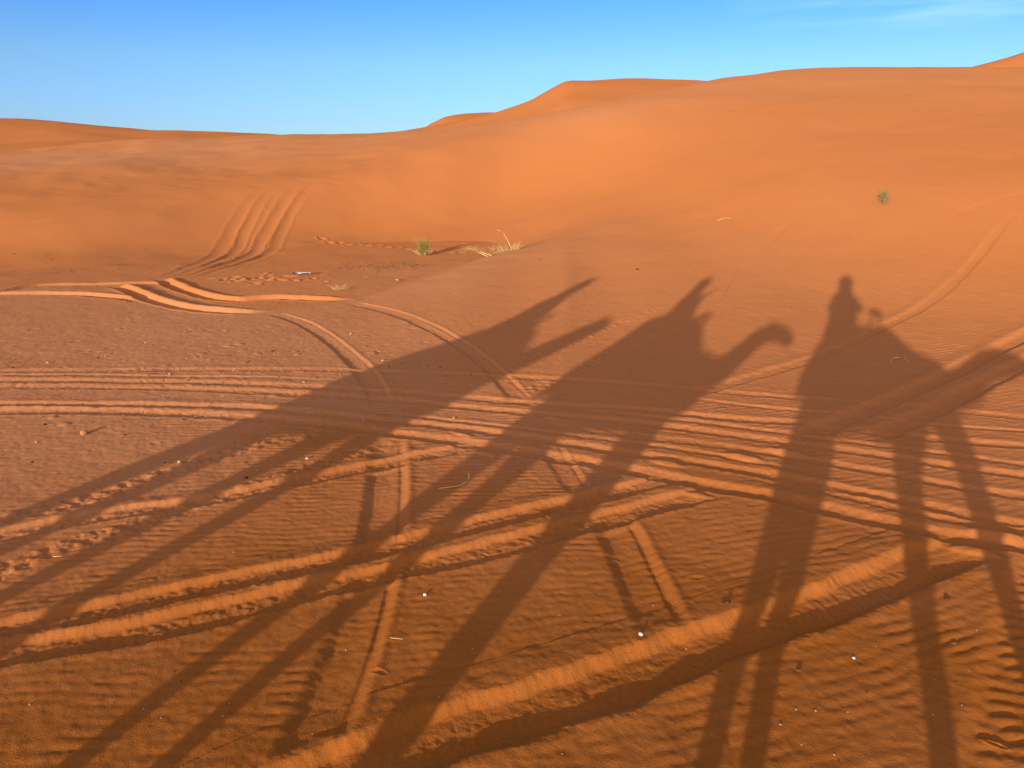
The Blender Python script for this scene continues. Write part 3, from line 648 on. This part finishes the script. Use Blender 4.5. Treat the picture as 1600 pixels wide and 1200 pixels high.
def rider(label, root_loc, head, chest, hips, hands, cloth, legcloth, head_cover, elbow_out=0.5, torso=(.18, .15), look=(0, 1, 0)):
    """positions are relative to root_loc, which is the seat on the saddle"""
    root = thing('person', label, 'person', root_loc, 'riders of the caravan')
    top = paint(cloth[0], cloth[1], 0.9, 0.2, 14, 0.004); low = paint(legcloth[0], legcloth[1], 0.9, 0.2, 14, 0.004)
    H_, C_, P_ = Vector(head), Vector(chest), Vector(hips); lk = Vector(look).normalized()
    sd = lk.cross(Vector((0, 0, 1))).normalized()             # the person's right
    bm = bmesh.new()
    neck = C_ + Vector((0, 0, .21)) * 1.0
    limb(bm, [(*P_, .14, .13), (*((P_ + C_) / 2), .13, .12), (*C_, .135, .125), (*(C_ + Vector((0, 0, .13))), .10, .09)], 14)
    limb(bm, [(*(C_ + Vector((0, 0, .12))), .06), (*(H_ - Vector((0, 0, .08))), .055)], 10)
    hb = H_
    limb(bm, [(*(hb - Vector((0, 0, .07)) + lk*.02), .062, .07), (*(hb + Vector((0, 0, .0))), .077, .092), (*(hb + Vector((0, 0, .05)) - lk*.01), .072, .088)], 14)
    q = hb + lk * .095 - Vector((0, 0, .015)); limb(bm, [(*(q + Vector((0, 0, .03))), .010), (*(q + lk*.014 - Vector((0, 0, .012))), .016)], 8)    # nose
    for s in (-1, 1):
        e = hb + sd * (s * .078) - Vector((0, 0, .01)); limb(bm, [(*(e + Vector((0, 0, .022))), .012), (*(e - Vector((0, 0, .02))), .010)], 8)
    arms = bmesh.new(); legs_ = bmesh.new()
    for s, hand in zip((-1, 1), hands):
        sh = C_ + sd * (s * .18) + Vector((0, 0, .09)); hd = Vector(hand)
        midp = (sh + hd) / 2; drop = math.sqrt(max(0.0, .29**2 - ((hd - sh).length / 2)**2))
        el = midp + (Vector((0, 0, -1)) + sd * (s * elbow_out)).normalized() * drop
        limb(bm, [(*sh, .052), (*el, .042), (*(el * .4 + hd * .6), .036), (*hd, .028)], 10)
        limb(arms, [(*sh, .066), (*el, .056), (*(el * .25 + hd * .75), .05)], 10)
        finger_set(bm, hand, (hd - el), (0, -.3, -1) if abs((hd - el).normalized().z) < .8 else (0, 1, 0), s)
        hip = P_ + sd * (s * .1); kn = P_ + Vector((.36, 0, -.20)) + Vector((0, s * .36, 0)); ft = P_ + Vector((.30, 0, -.62)) + Vector((0, s * .46, 0))
        hip = P_ + Vector((0, s * .1, 0))
        limb(bm, [(*hip, .085), (*kn, .06), (*ft, .042), (*(ft + Vector((.03, 0, -.05))), .04)], 10)
        limb(bm, [(*(ft + Vector((-.04, 0, -.06))), .038, .03), (*(ft + Vector((.10, s * .02, -.075))), .04, .026), (*(ft + Vector((.18, s * .03, -.08))), .032, .02)], 10)
        limb(legs_, [(*hip, .105), (*kn, .078), (*(ft + Vector((0, 0, .04))), .062)], 10)
    body = fuse('body', bm, SKIN, root, 0.009, 3)
    ty, tx = torso
    limb(arms, [(*P_, ty * 1.05, tx * 1.08), (*((P_ + C_) / 2), ty * .95, tx * .95), (*C_, ty, tx), (*(C_ + Vector((0, 0, .10))), ty * .9, tx * .88), (*(C_ + Vector((0, 0, .17))), ty * .5, tx * .5)], 16)
    fuse('tunic', arms, top, root, 0.014, 5)
    fuse('trousers', legs_, low, root, 0.014, 5)
    if head_cover[0] == 'turban':
        b = bmesh.new(); c = hb + Vector((0, 0, .07)) - lk * .015
        for k in range(4):
            rr_ = head_cover[2] - .014 * abs(k - 1); zz = -.03 + .034 * k
            pr = [c + sd * (math.cos(a) * rr_) + lk * (math.sin(a) * rr_ * 1.05) + Vector((0, 0, zz + .012 * math.sin(a * 2 + k))) for a in np.linspace(0, 2*math.pi, 15)]
            limb(b, [(*p, .026) for p in pr], 8)
        limb(b, [(*(c + Vector((0, 0, .03))), .08), (*(c + Vector((0, 0, head_cover[3]))), .035)], 12)
        dr = head_cover[2] / .09; limb(b, [(*(hb + Vector((0, 0, .0)) - lk*.035), .09 * dr, .09 * dr), (*(hb - Vector((0, 0, .10)) - lk*.03), .095 * dr, .095 * dr), (*(hb - Vector((0, 0, .19)) - lk*.01), .12 * dr, .12 * dr), (*(hb - Vector((0, 0, .26))), .15 * dr, .15 * dr)], 14)
        fuse('turban', b, paint('turban_cloth', head_cover[1], .95, .2, 30, .004), root, 0.012, 3)
    else:
        b = bmesh.new(); limb(b, [(*(hb + Vector((0, 0, .03)) - lk*.025), .083, .095), (*(hb + Vector((0, 0, .075)) - lk*.02), .06, .075)], 14)
        from_bm('hair', b, HAIR, root)
    for s in (-1, 1):
        b = bmesh.new(); p = hb + lk * .083 + sd * (s * .031) + Vector((0, 0, .012)); bmesh.ops.create_icosphere(b, subdivisions=2, radius=.011, matrix=Matrix.Translation(p)); from_bm('eye', b, EYE, root)
    b = bmesh.new(); p = hb + lk * .088 - Vector((0, 0, .062)); limb(b, [(*(p - sd*.022), .005), (*p, .0065), (*(p + sd*.022), .005)], 6)
    from_bm('mouth', b, paint('lips', (.3, .12, .09), .5), root)
    return root
# the photographer: head just behind the camera, both hands on the phone
rp = rider('person on the front camel in dark blue tunic, holding up a phone with both hands', (-0.20, Y_LINE, 2.02),
    (-0.05, 0.03, 0.80), (-0.02, 0.0, 0.42), (-0.02, 0, 0.02), ((0.05, 0.27, 0.60), (0.19, 0.27, 0.60)),
    ('blue_cotton', (.05, .08, .2)), ('grey_cotton', (.12, .12, .13)), ('turban', (.12, .2, .42), .118, .15), elbow_out=.8, torso=(.16, .24))
b = bmesh.new(); bmesh.ops.create_cube(b, size=1.0, matrix=Matrix.Translation((0.0, -0.035, 2.645)) @ Matrix.Rotation(math.radians(-17), 4, 'X') @ Matrix.Diagonal((.15, .009, .075, 1)))
bmesh.ops.bevel(b, geom=b.edges[:], offset=.0035, segments=2, affect='EDGES')
tag(from_bm('phone', b, PHONE, None), "black phone held in the front rider's hands", 'phone')
rm = rider('person riding the middle camel in a pale robe, one hand stretched out ahead', (-2.98, Y_LINE, 2.04),
    (-0.04, 0.0, 0.77), (0.0, 0.0, 0.42), (-0.02, 0, 0.04), ((0.27, .16, 0.60), (0.24, -.22, 0.24)),
    ('pale_cotton', (.45, .42, .36)), ('khaki_cotton', (.2, .16, .1)), ('turban', (.5, .4, .08), .095, .12), torso=(.19, .19), look=(1, .15, 0))
rl = rider('person riding the last camel in a brown robe, leaning forward', (-5.56, Y_LINE, 2.0),
    (0.08, 0.0, 0.80), (0.02, 0.0, 0.42), (-0.02, 0, 0.06), ((0.36, .14, 0.30), (0.34, -.14, 0.28)),
    ('brown_wool', (.14, .09, .06)), ('brown_cotton', (.1, .07, .05)), ('turban', (.55, .52, .46), .095, .12), torso=(.2, .24), look=(1, 0, 0))
FG_PEBBLES = [(0.29, 3.859), (1.403, 4.726), (1.226, 4.692), (0.53, 3.965), (1.037, 4.471), (0.88, 3.994), (0.999, 3.604), (1.355, 3.129), (1.42, 3.056), (1.514, 3.044), (1.502, 3.183), (1.49, 2.764), (2.092, 3.027), (2.03, 2.912), (2.468, 3.361), (2.244, 3.287), (2.313, 3.002), (2.274, 3.094), (2.057, 3.558), (2.594, 4.541), (2.719, 3.71), (1.673, 3.04), (1.506, 3.048), (1.307, 2.954), (1.363, 2.829), (1.832, 3.18), (0.232, 2.77), (-0.943, 3.567), (-0.895, 3.062), (-0.964, 2.915), (-1.279, 3.536), (-0.789, 4.633), (-0.373, 3.138), (-0.223, 3.533), (-0.047, 3.55), (-1.848, 3.066), (-1.734, 3.006), (-1.749, 3.272), (-1.766, 3.172), (-1.433, 3.017), (-2.021, 3.111), (-2.438, 3.095), (-1.434, 3.105), (-2.069, 3.586), (-1.951, 4.604), (-2.803, 4.225)]
PLAIN_PEBBLES = [(-4.828, 7.177), (-4.616, 6.692), (-4.362, 6.212), (-3.855, 6.884), (-3.025, 6.213), (-3.154, 6.204), (-2.292, 5.858), (-1.883, 6.294), (-4.316, 8.754), (-6.549, 9.331), (-6.242, 9.587), (-5.694, 9.819), (-4.389, 10.304), (-2.521, 11.272), (-1.915, 10.049), (-3.419, 10.202), (-1.755, 9.682), (-0.941, 9.333), (-2.442, 8.86), (-5.641, 9.918), (-4.052, 9.784), (-3.55, 9.648), (-4.36, 9.033), (-5.688, 9.004), (-6.786, 9.751)]
# ------------------------------------------------------------------ what grows and lies on the sand
GREEN = paint('grass_green', (0.26, 0.23, 0.06), 0.6, 0.4, 8, 0, (0.42, 0.32, 0.10))
STRAW = paint('dry_straw', (0.78, 0.60, 0.28), 0.7, 0.3, 10, 0, (0.62, 0.42, 0.17))
SAGE = paint('sage_leaf', (0.30, 0.28, 0.10), 0.7, 0.4, 20, 0, (0.20, 0.17, 0.06))
WOOD = paint('grey_wood', (0.35, 0.24, 0.14), 0.8, 0.3, 30)
WHITE = paint('chalk_white', (0.80, 0.76, 0.68), 0.6, 0.1, 60)
PALE = paint('pale_stone', (0.55, 0.42, 0.28), 0.7, 0.3, 60)
GRIT = paint('dark_grit', (0.17, 0.085, 0.05), 0.8, 0.3, 60)
DARK = paint('dark_stone', (0.11, 0.05, 0.025), 0.7, 0.3, 60)
def stalk(bm, pts, r0, r1, n=4):
    P = [Vector(p) for p in pts]; rings = []
    for k in range(len(P)):
        t = (P[min(k+1, len(P)-1)] - P[max(k-1, 0)]).normalized()
        a = t.orthogonal().normalized(); c = t.cross(a); r = r0 + (r1 - r0) * k / (len(P) - 1)
        rings.append([P[k] + (a * math.cos(2*math.pi*i/n) + c * math.sin(2*math.pi*i/n)) * r for i in range(n)])
    ring_loft(bm, rings)
def blade(bm, rnd, base, ang, length, lean, droop, r=0.004):
    d = Vector((math.cos(ang), math.sin(ang), 0)); P = []
    for k in range(6):
        t = k / 5
        P.append(Vector(base) + d * (length * (lean * t + droop * t * t)) + Vector((0, 0, length * (t * math.sqrt(max(.05, 1 - lean * lean)) - 0.5 * droop * t * t * t))))
    stalk(bm, P, r, r * .25, 3)
def spot(x, y, dz=0.0): return (x, y, ground(x, y) + dz)
rnd = random.Random(3)
t = thing('grass_tuft', 'upright green grass tuft at the foot of the orange dune, throwing a dark shadow', 'grass', spot(-2.5, 21.03))
b = bmesh.new()
for k in range(150):
    a = rnd.uniform(0, 2*math.pi); q = rnd.uniform(0, .11)
    blade(b, rnd, (q * math.cos(a), q * math.sin(a), -.03), a + rnd.uniform(-.6, .6), rnd.uniform(.34, .62), rnd.uniform(.03, .3), rnd.uniform(0, .18), .006)
from_bm('blades', b, GREEN, t)
b = bmesh.new()
for k in range(60):
    a = rnd.uniform(0, 2*math.pi); q = rnd.uniform(.03, .13)
    blade(b, rnd, (q * math.cos(a), q * math.sin(a), -.02), a + rnd.uniform(-.8, .8), rnd.uniform(.12, .3), rnd.uniform(.3, .8), rnd.uniform(0, .5), .005)
from_bm('dead_blades', b, STRAW, t)
# the bleached clump on the edge of the slope, and its broken stalks
t = thing('dry_grass', 'bleached straw clump with thin fanned stalks on the sand ridge, one stalk standing tall', 'grass', spot(-0.2, 19.9))
b = bmesh.new()
for k in range(170):
    u = rnd.uniform(0, 1); bx_, by_ = -.36 + .72 * u, -.12 + .34 * u + rnd.uniform(-.06, .06)
    blade(b, rnd, (bx_, by_, ground(-.2 + bx_, 19.9 + by_) - t.location.z - .02), rnd.uniform(1.5, 4.0) if u < .7 else rnd.uniform(-.6, 1.6), rnd.uniform(.10, .32), rnd.uniform(.1, .75), rnd.uniform(0, .4), .0034)
from_bm('blades', b, STRAW, t)
b = bmesh.new(); stalk(b, [(.22, .06, .0), (.14, .06, .18), (.05, .06, .36), (-.02, .05, .47), (-.09, .04, .53), (-.2, .03, .57)], .009, .004, 5); from_bm('tall_stalk', b, STRAW, t)
t = thing('fallen_stalks', 'broken pale reed stalks lying left of the bleached straw clump', 'dead grass', spot(-0.62, 19.0))
for pts in ([(.1, -.02, .03), (-.12, .1, .10), (-.36, .2, .20)], [(-.0, -.06, .02), (-.16, .05, .08), (-.34, .18, .15)]):
    b = bmesh.new(); stalk(b, pts, .010, .007, 5); from_bm('stalk', b, STRAW, t)
b = bmesh.new()
for k in range(40): blade(b, rnd, (-.34 + rnd.uniform(-.05, .2), .16 + rnd.uniform(-.1, .04), .14 + rnd.uniform(-.02, .04)), rnd.uniform(3.2, 5.2), rnd.uniform(.15, .4), rnd.uniform(.6, .95), rnd.uniform(.4, 1.0), .0032)
from_bm('blades', b, STRAW, t)
t = thing('grass_tuft', 'tiny straw-coloured tuft on the lip of the plain, below the white scrap', 'grass', spot(-3.56, 15.2))
b = bmesh.new()
for k in range(60):
    a = rnd.uniform(0, 2*math.pi); q = rnd.uniform(0, .1)
    blade(b, rnd, (q * 1.6 * math.cos(a), q * math.sin(a), -.02), a, rnd.uniform(.07, .2), rnd.uniform(.1, .8), rnd.uniform(0, .4), .0032)
from_bm('blades', b, STRAW, t)
t = thing('desert_bush', 'lone small grey green bush high on the right dune', 'bush', spot(9.09, 18.55))
b = bmesh.new(); c = bmesh.new(); tips = []
for k in range(26):
    a = rnd.uniform(0, 2*math.pi); l = rnd.uniform(.2, .43); sp_ = rnd.uniform(.05, .55)
    P = [(0, 0, -.03), (.3*l*sp_*math.cos(a), .3*l*sp_*math.sin(a), .4*l), (l*sp_*math.cos(a), l*sp_*math.sin(a), l)]
    stalk(b, P, .008, .003, 4)
    for j in range(16):
        f = rnd.uniform(.35, 1.05); p = Vector(P[1]).lerp(Vector(P[2]), f) + Vector([rnd.gauss(0, .035) for _ in range(3)])
        d = Vector([rnd.gauss(0, 1) for _ in range(3)]).normalized(); e = d.orthogonal().normalized(); s_ = rnd.uniform(.012, .026)
        c.faces.new([c.verts.new(p - e * s_ * .4), c.verts.new(p + d * s_), c.verts.new(p + e * s_ * .4), c.verts.new(p - d * s_)])
from_bm('stem', b, WOOD, t); from_bm('foliage', c, SAGE, t, False)
# low green sprigs half buried on the face
for k, (x, y) in enumerate([(-6.42, 23.4), (-6.0, 23.1), (-5.5, 24.3), (-4.75, 23.7)]):
    b = bmesh.new()
    for j in range(26):
        a = rnd.uniform(0, 2*math.pi); q = rnd.uniform(0, .14)
        blade(b, rnd, (q * 1.5 * math.cos(a), q * .6 * math.sin(a), -.02), a, rnd.uniform(.05, .12), rnd.uniform(.3, .9), .2, .004)
    o = from_bm('sprig', b, SAGE, None); o.location = spot(x, y)
    tag(o, 'low half-buried green sprig on the orange face behind the white scrap', 'plant', 'sprigs on the orange face')
def strip_thing(name, label, cat, pts, r0, r1, mat, lift=.006):
    P = spline(pts, .03); base = spot(*pts[0])
    b = bmesh.new(); n = len(P)
    stalk(b, [(x - base[0], y - base[1], ground(x, y) - base[2] + lift + (.02 * math.sin(math.pi * i / n) if n > 6 else .004)) for i, (x, y) in enumerate(P)], r0, r1, 5)
    o = from_bm(name, b, mat, None); o.location = base
    return tag(o, label, cat)
tw = thing('twig', 'thin pale twig with an upturned end between two leg shadows', 'twig', spot(-.609, 5.637))
b = bmesh.new(); P = [(-.609, 5.637), (-.53, 5.645), (-.45, 5.665), (-.40, 5.73), (-.372, 5.79)]
stalk(b, [(x - P[0][0], y - P[0][1], ground(x, y) - tw.location.z + .008 + .004 * i) for i, (x, y) in enumerate(P)], .0035, .003, 5); from_bm('stem', b, STRAW, tw)
b = bmesh.new(); stalk(b, [(.237, .153, .02), (.243, .16, .05), (.236, .165, .085)], .003, .0015, 5); from_bm('tip', b, STRAW, tw)
strip_thing('straw', 'thin curved straw inside the shadow of the front camel', 'straw', [(5.048, 9.514), (5.13, 9.62), (5.215, 9.663), (5.283, 9.591), (5.277, 9.446)], .005, .003, STRAW)
strip_thing('stick', 'pale straight stick lying across a rut between the middle and front shadows', 'stick', [(2.12, 7.515), (2.31, 7.577)], .0042, .003, WOOD, .008)
strip_thing('straw', 'short straw lying across the upright old track in front', 'straw', [(-.624, 3.617), (-.70, 3.622)], .0022, .0012, STRAW)
strip_thing('straw', 'faint bent straw far up the bare right dune', 'straw', [(5.49, 20.1), (5.65, 20.13), (5.79, 19.98)], .007, .005, STRAW, .01)
strip_thing('stick', 'short pale stick beside the bumpy tread mark at far left', 'stick', [(-3.155, 4.515), (-3.105, 4.528)], .0025, .002, STRAW)
strip_thing('straw', 'pale splinter by the lowest long rut at left', 'straw', [(-2.886, 7.182), (-2.86, 7.27)], .005, .003, STRAW)
strip_thing('straw', 'straw end poking from the lip of the plain beside dark gravel', 'straw', [(-2.52, 16.26), (-2.60, 16.42)], .012, .006, STRAW, .03)
# the white scrap of litter
b = bmesh.new(); W = [[b.verts.new((x * .11 + rnd.uniform(-.02, .02), y * .09, .02 + .03 * abs(math.sin(x * 1.7 + y)) + rnd.uniform(0, .02))) for x in range(-2, 3)] for y in range(-1, 2)]
for i in range(2):
    for j in range(4): b.faces.new((W[i][j], W[i][j+1], W[i+1][j+1], W[i+1][j]))
bmesh.ops.solidify(b, geom=b.faces[:], thickness=.006)
o = from_bm('litter', b, paint('white_plastic', (.85, .85, .85), .4, .05), None); o.location = spot(-4.874, 17.13)
tag(o, 'crumpled white scrap of litter on the valley floor', 'litter')
# the little curled leaf
b = bmesh.new(); W = [[b.verts.new(((u - .5) * .05, math.cos(v * 2.4 - 1.2) * .014 * math.sin(math.pi * (u * .8 + .1)), .012 + math.sin(v * 2.4 - 1.2) * .016 + .012 * u)) for v in (0, .25, .5, .75, 1)] for u in (0, .2, .4, .6, .8, 1)]
for i in range(5):
    for j in range(4): b.faces.new((W[i][j], W[i+1][j], W[i+1][j+1], W[i][j+1]))
bmesh.ops.solidify(b, geom=b.faces[:], thickness=.0015)
o = from_bm('leaf', b, paint('dry_leaf', (.30, .17, .07), .8, .3, 60), None); o.scale = (.55, .6, .45); o.location = spot(1.535, 3.334); o.rotation_euler = (.2, 0, -.6)
tag(o, 'small curled dry leaf on the ripples below the wide rut', 'leaf')
def stone_mesh(name, seed, mat):
    r = random.Random(seed); b = bmesh.new(); bmesh.ops.create_icosphere(b, subdivisions=2, radius=1.0)
    sx, sy, sz = r.uniform(.8, 1.3), r.uniform(.75, 1.1), r.uniform(.6, .95)
    for v in b.verts:
        k = 1 + .16 * math.sin(3.1 * v.co.x + seed) * math.cos(2.7 * v.co.y - seed) + r.uniform(-.05, .05)
        v.co = Vector((v.co.x * sx * k, v.co.y * sy * k, v.co.z * sz * k))
    m_ = bpy.data.meshes.new(name); b.to_mesh(m_); b.free(); m_.shade_smooth(); m_.materials.append(mat); return m_
def stone(mesh, x, y, r, label, cat='pebble', group=None):
    o = bpy.data.objects.new('pebble', mesh); COL.objects.link(o)
    o.location = spot(x, y, r * .3); o.scale = (r, r, r); o.rotation_euler = (0, 0, rnd.uniform(0, 6))
    return tag(o, label, cat, group)
whites = [stone_mesh('pebble', k, WHITE) for k in range(3)]; pales = [stone_mesh('pebble', 10 + k, PALE) for k in range(3)]; darks = [stone_mesh('pebble', 20 + k, DARK) for k in range(3)]
stone(whites[0], .744, 3.655, .012, 'round white pebble at the end of the slanting old track, brightest on the sand')
stone(whites[1], -.549, 4.063, .011, 'white pebble with a dark shadow between the two long leg shadows')
stone(whites[2], 1.889, 3.458, .008, 'white pebble with a spiked shadow right of the curled leaf')
stone(darks[0], 1.327, 3.955, .016, 'dark lump of dung at the upper edge of the wide rut', 'dung')
stone(darks[1], 1.30, 3.96, .011, 'smaller dark crumb touching the lump of dung', 'dung')
stone(darks[2], 2.68, 15.8, .03, 'single dark stone above the middle rider\'s shadow', 'stone')
stone(darks[0], 2.72, 4.02, .013, 'dark pebble beside the shadow of the outermost right leg')
stone(stone_mesh('pebble', 31, paint('sandy_crust', (.5, .22, .1), .9)), -4.269, 6.907, .045, 'sandy lump sticking up from the plain at left', 'stone')
for k, (x, y) in enumerate(FG_PEBBLES):
    kind = (pales, darks, pales)[k % 3]
    stone(kind[k % 3], x, y, rnd.uniform(.0025, .005), 'tiny pebble no bigger than a pea on the rippled foreground', group='pea-sized pebbles of the foreground')
for k, (x, y) in enumerate(PLAIN_PEBBLES):
    kind = (darks, pales, darks)[k % 3]
    stone(kind[k % 3], x, y, rnd.uniform(.008, .018), 'small stone on the flat plain at left, far smaller than the sandy lump', 'stone', group='small stones of the left plain')
# grit too fine to count
def grit(name, label, n, place, r_lo, r_hi, mat, seed):
    r = random.Random(seed); b = bmesh.new()
    base = [Vector((1, 0, -.2)), Vector((-.5, .8, -.2)), Vector((-.5, -.8, -.2)), Vector((.1, .1, .75)), Vector((.3, -.4, .5))]
    tri = [(0, 1, 3), (1, 2, 3), (2, 4, 3), (0, 3, 4), (2, 0, 4)]
    for k in range(n):
        x, y = place(r); s = r.uniform(r_lo, r_hi) * (1.8 if r.random() < .06 else 1); a = r.uniform(0, 6.28); z = ground(x, y)
        vs = [b.verts.new((x + s * (p.x * math.cos(a) - p.y * math.sin(a)), y + s * (p.x * math.sin(a) + p.y * math.cos(a)), z + s * p.z * r.uniform(.6, 1.2))) for p in base]
        for f in tri: b.faces.new([vs[i] for i in f])
    o = from_bm(name, b, mat, None, False)
    return tag(o, label, 'gravel', kind='stuff')
def clumped(cx, cy, sx, sy, nc, seed):
    q = random.Random(seed); C = [(cx + q.gauss(0, sx), cy + q.gauss(0, sy)) for _ in range(nc)]
    def f(r):
        if r.random() < .45: return cx + r.gauss(0, sx), cy + r.gauss(0, sy)
        c = r.choice(C); return c[0] + r.gauss(0, .18), c[1] + r.gauss(0, .14)
    return f
grit('gravel', 'dark grit strewn in the hollow before the green tuft', 380, clumped(-3.2, 18.6, .75, .55, 14, 1), .010, .024, GRIT, 5)
grit('gravel', 'sparse dark grit along the foot of the orange face at left', 420, clumped(-7.5, 18.7, 3.2, .9, 20, 2), .008, .02, GRIT, 6)
grit('gravel', 'dark crumbs scattered over the flat plain at left', 650, clumped(-4.0, 9.6, 2.3, 1.5, 42, 3), .006, .016, GRIT, 7)
grit('gravel', 'pale crumbs scattered over the flat plain at left', 220, clumped(-4.3, 8.6, 2.0, 1.6, 26, 4), .006, .014, PALE, 8)
grit('gravel', 'tiny dark specks on the rippled sand in the foreground', 170, lambda r: (r.uniform(-2.8, 3.0), r.uniform(2.6, 6.0)), .0025, .006, DARK, 9)
